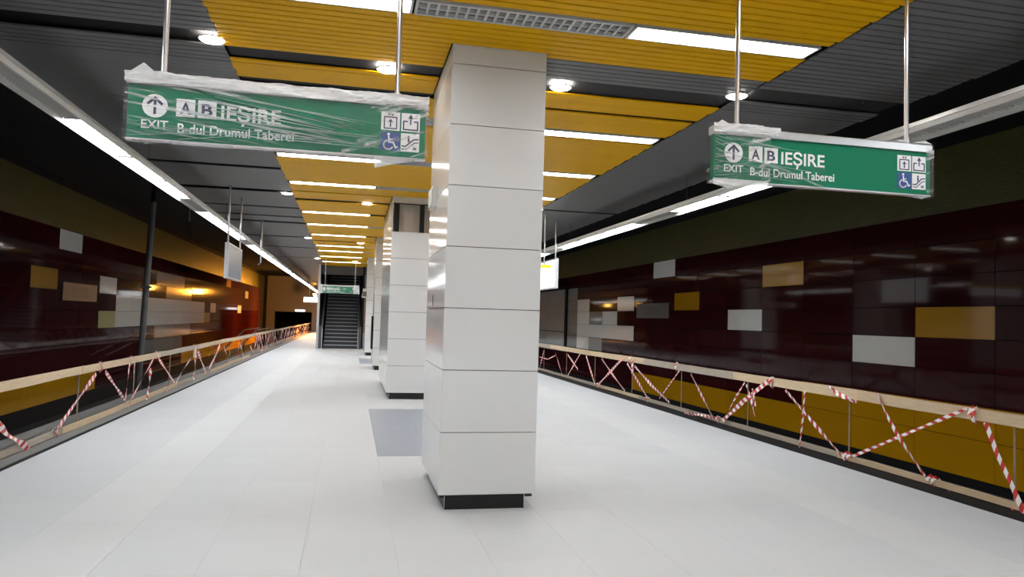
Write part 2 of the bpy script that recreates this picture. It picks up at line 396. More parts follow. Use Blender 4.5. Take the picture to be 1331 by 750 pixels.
# slots: (y0, y1) left out of the slats
YS_L = [(6.60, 6.80), (7.42, 7.47), (13.97, 14.04), (14.9, 15.1), (23.2, 23.4), (31.5, 31.7)]
YS_R = [(6.56, 6.93), (7.47, 7.52), (13.97, 14.04)]
GS_L = [(6.33, 6.52), (11.88, 12.06), (14.15, 14.30), (16.3, 16.42), (17.8, 17.92), (18.95, 19.07), (22.4, 22.6), (26.0, 26.1), (30.6, 30.75)]
GS_R = [(6.30, 6.60), (14.36, 14.5), (22.4, 22.6)]
def blocked(y, lst): return any(a-0.05 < y+0.042 < b+0.04 for a, b in lst)
PROF = [(0.003, 0), (0.078, 0), (0.081, 0.005), (0.081, 0.016), (0, 0.016), (0, 0.005)]
PROF2 = [(0.002, 0), (0.097, 0), (0.099, 0.003), (0.099, 0.016), (0, 0.016), (0, 0.003)]
root_y = struct('ceiling.001', MB().box(xl(10)+0.05, YX1-0.05, -24.1, YEND, ZC+0.045, ZC+0.05), BLACK, 'field of yellow ceiling slats over the middle of the platform')
root_l = struct('ceiling.002', MB().box(GX0+0.03, xl(30), -24.1, Y1, ZC+0.045, ZC+0.05), BLACK, 'dark grey ceiling slats on the side of the stairs')
root_r = struct('ceiling.003', MB().box(YX1, GX1-0.03, -24.1, Y1, ZC+0.045, ZC+0.05), BLACK, 'dark grey ceiling slats beyond the columns')
scache = {}
def slat(root, m, x0, x1, y, stuff):
    if x1-x0 < 0.05: return
    pr = PROF if y < 6.9 else PROF2
    if stuff is not None:
        stuff.prism([(y+a, ZC+b) for a, b in pr], 0, x0, x1); return
    key = (round(x1-x0, 3), m.name, y < 6.9)
    if key not in scache: scache[key] = MB().prism(pr, 0, 0, x1-x0).mesh('slat', m)
    link('slat', scache[key], root, (x0, y, ZC))
sy, sl, sr, sg = MB(), MB(), MB(), MB()
for i in range(0, 930):
    y = -24.034 + i*0.1
    if y > Y1-0.2: break
    near = 3.6 < y < 16
    if y < YEND and not any(abs(y+0.042-s) < 0.155 for s in STRIPS):
        X = xl(y)
        jit = ((i*37) % 7)*0.004
        spans = [(X-jit, YX1+jit)]
        for cx, cyy, cdp in COLS:
            if cyy-0.035 < y+0.042 < cyy+cdp+0.04: spans = [(X-jit, cx-0.012), (cx+CW+0.012, YX1+jit)]
        if len(spans) == 1 and (blocked(y, YS_L) != blocked(y, YS_R)): spans = [(X-jit, XC), (XC, YX1+jit)]
        for a, b in spans:
            lft = a < 0.5
            if blocked(y, YS_L if lft else YS_R): continue
            mm = YSLAT
            if not lft and 6.02 < y+0.042 < 6.56: mm = GSLAT
            slat(root_y, mm, a, b, y, None if near else sy)
    Xg = xl(min(y, YEND)) - 0.012 if y < YEND else -1.45
    if not blocked(y, GS_L): slat(root_l, GSLAT, GX0-((i*29) % 5)*0.006, Xg, y, None if near else sl)
    if not blocked(y, GS_R): slat(root_r, GSLAT, YX1+0.035, GX1+((i*31) % 5)*0.006, y, None if near else sr)
wpart('far_slats', sy, YSLAT, root_y, kind='stuff'); wpart('far_slats', sl, GSLAT, root_l, kind='stuff'); wpart('far_slats', sr, GSLAT, root_r, kind='stuff')
# recessed plates closing the wide slots
sp = MB()
for a, b in YS_L: sp.box(xl(a), 0.73, a-0.06, b+0.06, ZC+0.03, ZC+0.04)
for a, b in YS_R: sp.box(1.53, YX1, a-0.06, b+0.06, ZC+0.03, ZC+0.04)
wpart('slot_plate', sp, SLOT, root_y)
sp = MB()
for a, b in GS_L: sp.box(GX0, xl(a)-0.02, a-0.10, b+0.10, ZC+0.055, ZC+0.065)
wpart('slot_plate', sp, SLOT, root_l)
sp = MB()
for a, b in GS_R: sp.box(YX1+.02, GX1, a-0.06, b+0.06, ZC+0.03, ZC+0.04)
wpart('slot_plate', sp, SLOT, root_r)
# grey ceiling and dark downstand past the yellow field, over the stair head
wpart('grey_panel', MB().box(-1.45, 5.2, YEND+0.02, Y1-0.5, ZC, ZC+0.04), GSLAT, root_l)
# cross trim where the edge strips of the yellow field meet the grey
wpart('hanger', MB().tube((4.9, 6.4, ZC+.02), (4.9, 6.4, 4.71), 0.012).tube((5.0, 6.4, ZC+.02), (5.0, 6.4, 4.71), 0.012), DGREY, root_r)

# ------------------------------------------------------------------ recessed strip lights across the yellow field
def strip_light(x0, x1, y, lit, label, group=None, detail=False):
    t = thing('strip_light', ((x0+x1)/2, y, ZC), label, 'ceiling light', group)
    w2, l2 = 0.125, (x1-x0)/2 - 0.004; f = 0.018
    fr = MB()
    fr.box(-l2, l2, -w2, -w2+f, -0.006, 0.035).box(-l2, l2, w2-f, w2, -0.006, 0.035)
    fr.box(-l2, -l2+f, -w2+f, w2-f, -0.006, 0.035).box(l2-f, l2, -w2+f, w2-f, -0.006, 0.035)
    part('lamp_frame', fr, LUMW, t)
    if lit:
        part('diffuser', MB().box(-l2+f+0.02, l2-f-0.02, -w2+f, w2-f, 0.010, 0.016), E_STRIP, t, label='glowing diffuser')
        lv = MB()
        for i in range(1, 26):
            x = -l2+f + (2*l2-2*f)*i/26; lv.box(x-0.001, x+0.001, -w2+f, w2-f, 0.0, 0.0095)
        part('louver', lv, LUMW, t)
        part('reflector', MB().box(-l2+f, l2-f, -w2+f, w2-f, 0.028, 0.034), LUMW, t)
    else:
        part('reflector', MB().box(-l2+f, l2-f, -w2+f, w2-f, 0.028, 0.034), LUMGREY, t)
        lv = MB().box(-l2+f, l2-f, -0.005, 0.005, 0.0, 0.027)
        if detail:
            n = 22
            for i in range(1, n):
                x = -l2+f + (2*l2-2*f)*i/n
                lv.prism([(x-0.010, 0.0), (x+0.010, 0.0), (x+0.003, 0.026), (x-0.003, 0.026)], 1, -w2+f, w2-f)
        part('louver', lv, LUMW, t, label='pale louver with empty cells')
        if detail:
            part('lamp_tube', MB().tube((-l2+.04, -0.05, 0.02), (l2-.04, -0.05, 0.02), 0.006).tube((-l2+.04, 0.05, 0.02), (l2-.04, 0.05, 0.02), 0.006), LUMW, t)
n = 0
for y in STRIPS:
    X = xl(y)
    vis = y > 5
    o = ORD[n] if vis else None
    cy = [(c[0], c[1], c[2]) for c in COLS if c[1]-0.2 < y < c[1]+c[2]+0.2]
    a1, b0 = 0.36, 2.02
    if vis:
        strip_light(X+0.01, a1, y, True, f'lit strip light on the stairway side of the columns, {o} row along the yellow slats', 'lit strip lights in the yellow slats')
        strip_light(b0, YX1-0.03, y, True, f'lit strip light on the display-board side of the columns, {o} row along the yellow slats', 'lit strip lights in the yellow slats')
        if not cy: strip_light(a1+0.01, b0-0.01, y, False, f'unlit louvered strip light between two lit ones, {o} row along the yellow slats', 'unlit strip lights in the yellow slats', n == 0)
        n += 1
    else:
        bh = STRIPS.index(y)
        for a, b, sd in ((X+0.01, a1, 'stairway'), (b0, YX1-0.03, 'display-board')): strip_light(a, b, y, True, f'lit strip light behind the viewer, {ORD[bh]} row from the rear, {sd} side', 'strip lights behind the viewer')

# ------------------------------------------------------------------ round downlights
def downlight(x, y, label, z=ZC):
    t = thing('downlight', (x, y, z), label, 'ceiling light', 'round downlights')
    rim = MB(); n_ = 24
    for (r, zz) in ((0.108, 0.0), (0.108, -0.006), (0.100, -0.010), (0.098, 0.0)):
        for i in range(n_): rim.v.append((r*math.cos(2*math.pi*i/n_), r*math.sin(2*math.pi*i/n_), zz))
    for k in range(3):
        for i in range(n_):
            j = (i+1) % n_; rim.f.append((k*n_+i, k*n_+j, (k+1)*n_+j, (k+1)*n_+i))
    part('trim_ring', rim, LUMW, t, smooth=True)
    part('lens', MB().tube((0, 0, -0.016), (0, 0, -0.002), 0.085, 0.100, 24), E_DOWN, t, label='glowing lens')
downlight(-1.20, 6.42, 'glowing round downlight in the dark slot above the wrapped sign by the stairs')
downlight(0.25, 6.74, 'glowing round downlight in the yellow slats beside the sign pole')
downlight(1.88, 6.76, 'glowing round downlight beside the top of the front column')
downlight(3.58, 6.50, 'glowing round downlight in the dark slot behind the pole of the bare-fronted sign')
downlight(-1.24, 14.35, 'glowing round downlight at the edge of the yellow slats, before the tall recessed column')
downlight(0.24, 15.05, 'glowing round downlight in the yellow slats beside the tall recessed column')
downlight(-1.30, 22.5, 'glowing round downlight at the edge of the yellow slats, level with the third column')
downlight(0.22, 23.4, 'small glowing round downlight in the yellow slats beside the third column')
downlight(0.10, 31.6, 'small glowing round downlight above the far green sign')
downlight(-1.38, 30.7, 'small glowing round downlight at the edge of the slats before the stairs')
downlight(3.6, 14.4, 'glowing round downlight hidden behind the front column')

# ------------------------------------------------------------------ suspended light runs over both platform edges
def light_run(x0, x1, inner, litfn, label, ya):
    t = thing('light_run', ((x0+x1)/2, 0, 3.27), label, 'light')
    w2 = (x1-x0)/2
    h = 0.085
    yb = 64.0
    s = 1 if inner > 0 else -1
    # housing: channel open at the bottom
    ch = MB()
    ch.box(-w2, -w2+0.02, ya, yb, 0, h).box(w2-0.02, w2, ya, yb, 0, h).box(-w2+0.02, w2-0.02, ya, yb, h-0.01, h)
    # the track-side wall hangs lower and shields the track
    ch.box(*((-w2, -w2+0.012) if s > 0 else (w2-0.012, w2)), ya, yb, -0.036, 0)
    part('housing', ch, LUMW, t)
    part('cover_strip', MB().box(*( (w2, w2+0.012) if s > 0 else (-w2-0.012, -w2)), ya, yb, 0.045, 0.075), ALU, t)
    hg = MB()
    for yy in range(-22, 64, 6): hg.tube((0, yy+2.2, h), (0, yy+2.2, 4.72-3.27), 0.004, n=6)
    part('hanger_rods', hg, DGREY, t, kind='stuff')
    L = 1.60; y = ya; i = 0
    while y + L < yb:
        if litfn(i, y):
            part('lamp_module', MB().box(-w2+0.022, w2-0.022, y+0.05, y+L-0.05, 0.036, 0.044), E_TROUGH, t, label='lit lamp module')
            part('divider', MB().box(-w2+0.02, w2-0.02, y+L-0.05, y+L+0.05, 0.004, 0.06), LUMGREY, t)
        else:
            lv = MB().box(-w2+0.022, w2-0.022, y+0.01, y+L-0.01, 0.05, 0.055)
            part('lamp_module', lv, LUMGREY, t, label='unlit lamp module')
            if 2 < y < 22:
                g = MB()
                nb = 26
                for q in range(nb): g.box(-w2+0.022, w2-0.022, y+0.03+q*(L-.06)/nb, y+0.036+q*(L-.06)/nb, 0.004, 0.05)
                o = part('lamp_louver', g, LUMW, t, kind=None)
        y += L; i += 1
    ec = MB().box(-w2, w2, ya-0.01, ya, 0, h).box(-w2, w2, yb, yb+0.01, 0, h); part('end_cap', ec, LUMW, t)
    return t
def litL(i, y):
    if y < 7.5: return y < 4.4
    return not (12.0 < y < 13.2 or 18.4 < y < 19.6 or 33 < y < 34 or 46 < y < 47.5)
def litR(i, y):
    if y < 7.3: return y < 2.4
    return not (10.5 < y < 11.7 or 16.8 < y < 18.4 or 30 < y < 31)
light_run(-2.69, -2.50, 1, litL, 'long suspended fluorescent light run above the platform edge by the stairs', -22.76)
light_run(4.73, 4.93, -1, litR, 'long suspended fluorescent light run above the edge facing the yellow wall plinth', -22.9)

# ------------------------------------------------------------------ columns
def column(x0, y0, dp, label, open_top=False, cap_z=ZC+0.012):
    t = thing('column', (x0+CW/2, y0+dp/2, 0), label, 'column', 'white panelled columns')
    a, b = CW/2, dp/2; th = 0.02; g = 0.006
    ztop = 3.115 if open_top else 3.615
    if open_top:
        part('core', MB().box(-a+th, a-th, -b+th, b-th, 0.09, 3.09).box(-a+th, a-th, -b+0.17, b-th, 3.09, ZC+0.02), CORE, t)
    else:
        part('core', MB().box(-a+th, a-th, -b+th, b-th, 0.09, ZC+0.02), CORE, t)
    part('plinth', MB().box(-a+0.055, a-0.088, -b+0.012, b-0.05, 0, 0.112), PLINTH, t, label='black recessed plinth')
    part('plinth_edge', MB().box(-a+0.050, -a+0.055, -b+0.010, -b+0.014, 0, 0.108).box(a-0.088, a-0.083, -b+0.010, -b+0.014, 0, 0.112), STEEL, t)
    c = 0.0015
    def pan(kind, z0, z1):
        mb = MB(); z0 += g/2; z1 -= g/2
        if kind == 'f': mb.box(-a+c, a-c, -b, -b+th, z0, z1)
        if kind == 'b': mb.box(-a+c, a-c, b-th, b, z0, z1)
        if kind == 'l': mb.box(-a, -a+th, -b+c, b-c, z0, z1)
        if kind == 'r': mb.box(a-th, a, -b+c, b-c, z0, z1)
        part('panel', mb, COLP, t)
    z = 0.115
    zs = [0.115+0.5*i for i in range(8)] + [cap_z]
    for i in range(len(zs)-1):
        for kd in 'flrb':
            if open_top and kd == 'f' and zs[i] > 3.0: continue
            pan(kd, zs[i], zs[i+1])
    if open_top:
        part('head_panel', MB().box(-a+c, a-c, -b, -b+th, 3.655, cap_z), COLP, t)
        part('ledge', MB().box(-a+c, a-c, -b+th, -b+0.17, 3.09, 3.115), COLP, t)
        part('recess_back', MB().box(-a+th, a-th, -b+0.15, -b+0.17, 3.115, 3.655), BEIGE, t, label='bare beige backing of the open recess')
        for px in (-a+0.05, -a+0.52):
            part('recess_stud', MB().box(px, px+0.085, -b+0.03, -b+0.148, 3.115, 3.66), PLINTH, t, label='dark stud in the open recess')
    return t
labs = ['large white panelled column standing alone in front on a black plinth',
        'deep white panelled column with a bare recess open at its top, second from the camera',
        'white panelled column half hidden behind the recessed one, third from the camera',
        'slim-looking white panelled column beside the stairs, fourth from the camera']
cobj = []
for i, (cx, cyy, cdp) in enumerate(COLS): cobj.append(column(cx, cyy, cdp, labs[i], open_top=(i == 1)))
c1 = cobj[0]
bx = MB().box(0.735-0.045, 0.735-0.002, 6.74, 7.03, 2.545, 2.735); wpart('wall_box', bx, LUMW, c1, 'small white box on the side face')
wpart('box_lid', MB().box(0.735-0.055, 0.735-0.046, 6.76, 7.01, 2.565, 2.715), WHITE, c1)
wpart('key_slot', MB().box(0.735-0.003, 0.735+0.001, 6.79, 6.82, 1.64, 1.74), BLACK, c1, 'dark slot in the side face')
t = thing('hose_cabinet', (0.63, 21.6, 1.05), 'narrow black cabinet on the side of the third column', 'cabinet')
part('body', MB().box(-0.03, 0.018, 0, 0.5, -0.47, 0.47), BLACK, t); part('door_edge', MB().box(-0.034, -0.03, 0.02, 0.48, -0.45, 0.45), DGREY, t)
t = thing('wall_speaker', (0.50, 28.95, 2.38), 'small pale speaker box on the column beside the stairs', 'speaker')
part('body', MB().prism([(-0.12, -0.17), (0.10, -0.17), (0.06, 0.17), (-0.06, 0.17)], 1, -0.14, 0.10), LUMW, t); part('bracket', MB().box(0.0, 0.075, 0.0, 0.06, 0.1, 0.16), DGREY, t)
part('speaker_face', MB().box(-0.09, 0.07, -0.146, -0.14, -0.13, 0.06), LUMGREY, t)

# ------------------------------------------------------------------ stairs at the end of the platform
SX0, SX1, SY = -1.34, 0.49, 34.4
t = thing('staircase', ((SX0+SX1)/2, SY, 0), 'dark staircase rising away at the far end of the platform', 'staircase')
a = (SX1-SX0)/2
for i in range(26):
    z = 0.168*i; y = 0.30*i
    part('step', MB().box(-a+0.2, a-0.14, y, y+0.31, z, z+0.168-0.035), RISERM, t)
    part('tread', MB().box(-a+0.2, a-0.14, y-0.03, y+0.30, z+0.168-0.035, z+0.168), TREADM, t, label='pale stair tread')
for (xa, xb) in ((-a, -a+0.06), (a-0.06, a)):
    part('stringer', MB().prism([(-0.25, 0), (7.6, 0), (7.6, 4.6), (7.2, 4.6), (0.3, 0.95), (-0.25, 0.95)], 0, xa, xb), DGREY, t, label='dark side panel')
    xm = (xa+xb)/2 + (0.09 if xa < 0 else -0.09)
    part('handrail', MB().bar((xm, -0.1, 0.92), (xm, 6.6, 4.66), 0.05, 0.05).bar((xm, -0.1, 0.0), (xm, -0.1, 0.92), 0.05, 0.05), ALU, t, label='pale handrail')
    part('newel', MB().box(xa-0.01, xb+0.01, -0.32, -0.25, 0, 1.0), DGREY, t)
for xa, xb in ((SX0-0.06, SX0+0.02), (SX1-0.02, SX1+0.06)): pass
struct('wall_stair', MB().box(SX0-0.10, SX0-0.02, SY+0.5, SY+9, 0, 4.7).box(SX1+0.02, SX1+0.10, SY+0.5, SY+9, 0, 4.7).box(SX0-0.1, SX1+0.1, SY+8.9, SY+9, 0, 4.7), GRANITE, 'dark enclosure of the stairs')
struct('trim_1', MB().box(SX0-0.16, SX1+0.16, SY+0.9, SY+1.1, 3.38, ZC-0.002), GSLAT, 'grey beam over the stair opening')
struct('trim_2', MB().box(SX0-0.12, SX0-0.02, SY-0.32, SY-0.24, 0, ZC-0.002), ALU, 'pale steel upright beside the stairs')

# ------------------------------------------------------------------ exit signs
def text_mesh(body, size, m, bold=0.0):
    cu = bpy.data.curves.new('t', 'FONT'); cu.body = body; cu.size = size; cu.offset = bold; cu.extrude = 0.0008
    o = bpy.data.objects.new('t', cu); COL.objects.link(o)
    bpy.context.view_layer.update()
    me = bpy.data.meshes.new_from_object(o.evaluated_get(bpy.context.evaluated_depsgraph_get()))
    bpy.data.objects.remove(o); me.materials.clear(); me.materials.append(m)
    return me
def fit_text(name, body, m, parent, x0, x1, z0, h, yoff, bold=0.0, label=None):
    """text stretched to x0..x1 with cap height h, standing in the sign's front face"""
    me = text_mesh(body, 1.0, m, bold)
    vx = [v.co.x for v in me.vertices]; xa, xb = min(vx), max(vx)
    sx = (x1-x0)/(xb-xa); sz = h/0.73
    for v in me.vertices: v.co = Vector(((v.co.x-xa)*sx + x0, yoff - v.co.z*1.0, v.co.y*sz + z0))
    return link(name, me, parent, WL[parent], label)
def flat(pts, y, th=0.001):
    return MB().prism(pts, 1, y-th, y)
def circ(cx, cz, r, n=28): return [(cx+r*math.cos(2*math.pi*i/n), cz+r*math.sin(2*math.pi*i/n)) for i in range(n)]
def stroke(mb, pts, w, y, th=0.0012):
    for (a, b) in zip(pts[:-1], pts[1:]):
        a, b = Vector(a), Vector(b); d = (b-a).normalized(); nn = Vector((-d.y, d.x))*w/2; e = d*w*0.3
        q = [a-e+nn, a-e-nn, b+e-nn, b+e+nn]; mb.prism([tuple(p) for p in q], 1, y-th, y)
    return mb
SW, SGH, STH = 1.47, 0.268, 0.04
def exit_sign(x0, y, zb, label, wrap):
    t = thing('exit_sign', (x0, y, zb), label, 'sign', 'hanging green exit signs')
    part('sign_panel', MB().box(0, SW, 0, STH, 0, SGH), GREEN, t)
    part('top_bar', MB().prism([(-0.012, SGH), (STH+0.012, SGH), (STH+0.012, SGH+0.042), (STH, SGH+0.05), (0, SGH+0.05), (-0.012, SGH+0.042)], 0, -0.008, SW+0.008), ALU, t, label='aluminium top bar')
    part('bottom_edge', MB().box(-0.004, SW+0.004, -0.003, STH+0.003, -0.008, 0), ALU, t)
    for px in (0.155, SW-0.155):
        p = part('hanging_pole', MB().tube((px, STH/2, SGH+0.05), (px, STH/2, ZC-zb+0.03), 0.014, n=14), STEEL, t, smooth=False)
        part('pole_collar', MB().tube((px, STH/2, SGH+0.05), (px, STH/2, SGH+0.075), 0.024, n=14), STEEL, p)
    f = -0.0005
    ring = part('arrow_disc', flat(circ(0.126, 0.166, 0.059), f), WHITE, t, label='white disc with dark arrow')
    ar = MB(); stroke(ar, [(0.126, 0.128), (0.126, 0.206)], 0.013, f-0.001); stroke(ar, [(0.094, 0.176), (0.126, 0.207), (0.158, 0.176)], 0.013, f-0.0012)
    part('arrow', ar, NAVY, ring)
    fit_text('exit_text', 'EXIT', WHITE, t, 0.066, 0.190, 0.052, 0.045, f, 0.010)
    for i, ch in enumerate('AB'):
        xa = 0.225 + i*0.101
        b = part('letter_box', flat([(xa, 0.122), (xa+0.088, 0.122), (xa+0.088, 0.212), (xa, 0.212)], f), WHITE, t)
        fit_text('letter', ch, NAVY, b, xa+0.018, xa+0.070, 0.137, 0.060, f-0.0015, 0.022)
    fit_text('title_text', 'IE\u0218IRE', WHITE, t, 0.437, 0.728, 0.122, 0.076, f, 0.017)
    fit_text('street_text', 'B-dul Drumul Taberei', WHITE, t, 0.235, 0.795, 0.040, 0.050, f, 0.012)
    s = 0.098
    for k, (xa, za, bg) in enumerate(((SW-0.235, 0.140, WHITE), (SW-0.129, 0.140, WHITE), (SW-0.235, 0.032, BLUE), (SW-0.129, 0.032, WHITE))):
        b = part('pictogram', flat([(xa, za), (xa+s, za), (xa+s, za+s), (xa, za+s)], f), bg, t)
        g = MB(); yy = f-0.001; L = lambda *p: [(xa+u*s, za+v*s) for u, v in p]
        if k == 0:
            stroke(g, L((.17,.1),(.83,.1),(.83,.72),(.17,.72),(.17,.1)), 0.006, yy)
            stroke(g, L((.5,.2),(.5,.55)), 0.007, yy-.0003); stroke(g, L((.4,.45),(.5,.58),(.6,.45)), 0.005, yy-.0006)
            stroke(g, L((.36,.80),(.42,.92),(.48,.80)), 0.004, yy); stroke(g, L((.54,.92),(.60,.80),(.66,.92)), 0.004, yy)
            part('lift_icon', g, NAVY, b)
        elif k == 1:
            stroke(g, L((.32,.55),(.12,.55),(.12,.1),(.88,.1),(.88,.55),(.68,.55)), 0.007, yy)
            stroke(g, L((.5,.4),(.5,.8)), 0.007, yy-.0003); g.prism(L((.36,.72),(.64,.72),(.5,.95)), 1, yy-.002, yy)
            part('way_out_icon', g, NAVY, b)
        elif k == 2:
            g.prism(circ(xa+.42*s, za+.88*s, .075*s, 12), 1, yy-.0012, yy)
            stroke(g, L((.43,.76),(.45,.45),(.68,.45),(.80,.17),(.9,.22)), 0.008, yy-.0003)
            arc = [(.42+.25*math.cos(math.radians(q)), .30+.24*math.sin(math.radians(q))) for q in range(110, 350, 20)]
            stroke(g, L(*arc), 0.008, yy-.0006); stroke(g, L((.44,.6),(.62,.6)), 0.006, yy-.0009)
            part('wheelchair_icon', g, WHITE, b)
        else:
            stroke(g, L((.06,.30),(.25,.28),(.70,.68),(.94,.70)), 0.007, yy); stroke(g, L((.06,.14),(.30,.12),(.74,.5),(.94,.52)), 0.005, yy)
            stroke(g, L((.42,.55),(.42,.72)), 0.010, yy-.0003); g.prism(circ(xa+.42*s, za+.82*s, .06*s, 10), 1, yy-.0012, yy)
            stroke(g, L((.66,.12),(.84,.24)), 0.005, yy); stroke(g, L((.66,.24),(.84,.12)), 0.005, yy-.0003)
            part('escalator_icon', g, NAVY, b)
    return t
def film(parent, name, xa, xb, m, seed, z0=-0.012, z1=SGH+0.058, amp=0.006, nx=60, nz=14, back=True, y0=-0.016, slant=0.0):
    """crumpled plastic sheet round the sign: front, over the top, down the back"""
    rnd = random.Random(seed); mb = MB()
    ph = [rnd.uniform(0, 6.28) for _ in range(8)]
    def crease(x, z):
        return amp*(math.sin(38*x*0.2+ (z-0.14*x)*95 + ph[0]) * 0.5 + math.sin((z+0.22*x)*140+ph[1])*0.35 + math.sin(23*x+ph[2]+z*30)*0.4 + rnd.uniform(-.35, .35))
    prof = [(y0, z0+(z1-z0)*j/nz) for j in range(nz+1)]
    if back: prof = [(STH*0.5, z0-0.004)] + prof + [(STH*0.5, z1+0.008), (STH+0.016, z1), (STH+0.016, z0), (STH*0.5, z0-0.004)]
    n_ = len(prof)
    for i in range(nx+1):
        x = xa + (xb-xa)*i/nx
        for (py, pz) in prof:
            e = crease(x, pz)
            mb.v.append((x + rnd.uniform(-1, 1)*0.003 + slant*(pz-0.13), py - abs(e)*(1 if py < 0.01 else -1)*0.9, pz + (e*0.8 if (pz > SGH or pz < 0) else 0)))
    for i in range(nx):
        for j in range(n_-1): mb.f.append((i*n_+j, (i+1)*n_+j, (i+1)*n_+j+1, i*n_+j+1))
    return part(name, mb, m, parent, label='clear crinkled plastic film')
def peak(parent, pts, m=None):
    """loose folded corners of film"""
    for (x0, x1, zb, zt, lean) in pts:
        mb = MB(); o = 0
        mb.v += [(x0, -0.018, zb), (x1, -0.016, zb), (x1, STH+0.015, zb), (x0, STH+0.015, zb), ((x0+x1)/2+lean, 0.0, zt), ((x0+x1)/2+lean*0.5, STH*0.6, zt*0.6+zb*0.4)]
        mb.f += [(o, o+1, o+4), (o+1, o+2, o+5, o+4), (o+2, o+3, o+5), (o+3, o, o+4, o+5)]
        part('film_fold', mb, m or WRAPT, parent, label='bunched fold of plastic film')
SY1 = 3.95
s1 = exit_sign(-1.115, SY1, 2.378, 'green exit sign wholly wrapped in creased plastic, hanging before the stairs', True)
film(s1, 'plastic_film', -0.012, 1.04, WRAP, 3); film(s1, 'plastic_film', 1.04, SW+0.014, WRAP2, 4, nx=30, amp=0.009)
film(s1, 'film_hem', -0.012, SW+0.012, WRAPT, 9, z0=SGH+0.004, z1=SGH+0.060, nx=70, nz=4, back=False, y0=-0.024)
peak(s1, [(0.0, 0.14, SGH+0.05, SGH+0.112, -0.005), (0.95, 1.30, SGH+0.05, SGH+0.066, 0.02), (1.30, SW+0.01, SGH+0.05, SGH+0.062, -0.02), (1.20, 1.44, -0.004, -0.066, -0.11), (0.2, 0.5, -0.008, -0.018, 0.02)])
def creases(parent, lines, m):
    """long pulled folds in the film, whitened to paint in its glints"""
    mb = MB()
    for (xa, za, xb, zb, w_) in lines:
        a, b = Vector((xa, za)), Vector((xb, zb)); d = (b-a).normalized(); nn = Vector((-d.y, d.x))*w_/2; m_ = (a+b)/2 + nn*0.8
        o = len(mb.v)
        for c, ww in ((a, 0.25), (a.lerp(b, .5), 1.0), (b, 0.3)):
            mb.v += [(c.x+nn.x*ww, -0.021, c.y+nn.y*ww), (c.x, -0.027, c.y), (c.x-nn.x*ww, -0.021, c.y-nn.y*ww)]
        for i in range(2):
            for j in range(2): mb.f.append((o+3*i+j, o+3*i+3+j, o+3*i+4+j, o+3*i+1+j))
    part('film_glint_folds', mb, m, parent, label='long pulled folds in the film, whitened as glints', kind='stuff')
rc = random.Random(5); ln = []
for i in range(15):
    z0_ = 0.262 - i*0.0155; ln.append((0.30+rc.uniform(-.08, .12)+ (0.25 if i > 9 else 0), z0_, 1.02+rc.uniform(-.1, .22), z0_-0.085-rc.uniform(0, .03) if z0_ > .13 else z0_-0.03*(z0_/.13), rc.uniform(.004, .0085)))
for i in range(9): ln.append((rc.uniform(0, .25), rc.uniform(.0, .08), rc.uniform(.3, .6), rc.uniform(.0, .05), .0035))
WRAPC = wrap_mat('stretch_film_fold_glint', 0.6, 0.95, 0.1)  # whitened so the folds read as bright reflected lines
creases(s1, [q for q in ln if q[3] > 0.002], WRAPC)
s2 = exit_sign(2.035, SY1, 2.386, 'green exit sign with plastic bunched at its ends, hanging before the maroon wall', True)
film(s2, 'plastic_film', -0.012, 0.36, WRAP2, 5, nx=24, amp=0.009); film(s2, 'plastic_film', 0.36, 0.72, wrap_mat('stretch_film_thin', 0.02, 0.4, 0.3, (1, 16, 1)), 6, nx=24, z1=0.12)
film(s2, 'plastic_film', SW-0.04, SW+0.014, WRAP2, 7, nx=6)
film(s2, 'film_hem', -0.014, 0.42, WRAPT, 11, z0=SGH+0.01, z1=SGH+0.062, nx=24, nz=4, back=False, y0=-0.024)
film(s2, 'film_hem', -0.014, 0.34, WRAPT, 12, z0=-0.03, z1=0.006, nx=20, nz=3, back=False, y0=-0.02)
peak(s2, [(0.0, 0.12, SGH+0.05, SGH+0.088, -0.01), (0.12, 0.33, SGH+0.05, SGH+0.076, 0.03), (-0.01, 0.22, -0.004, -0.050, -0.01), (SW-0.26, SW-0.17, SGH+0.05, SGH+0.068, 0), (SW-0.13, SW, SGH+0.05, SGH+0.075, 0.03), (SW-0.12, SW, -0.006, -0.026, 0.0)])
ln = []
for i in range(14): ln.append((0.0, 0.255-i*0.018, 0.06+rc.uniform(0, .09), 0.25-i*0.0175+rc.uniform(-.03, .02), .004))
for i in range(7): ln.append((0.05+rc.uniform(0, .15), 0.16-i*0.02, 0.35+rc.uniform(0, .3), 0.09-i*0.012+rc.uniform(-.02, .02), .0035))
ln += [(0.06, 0.25, 0.42, 0.215, .005), (0.25, 0.225, 0.55, 0.20, .003)]
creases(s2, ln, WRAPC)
s3 = exit_sign(-1.185, 30.2, 2.38, 'small far green exit sign in cloudy plastic in front of the stairs', True)
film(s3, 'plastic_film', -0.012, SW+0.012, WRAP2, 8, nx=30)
film(s3, 'film_hem', -0.05, 0.06, WRAPT, 13, nx=6, back=False); film(s3, 'film_hem', SW-0.20, SW+0.02, WRAPT, 14, nx=8, back=False)

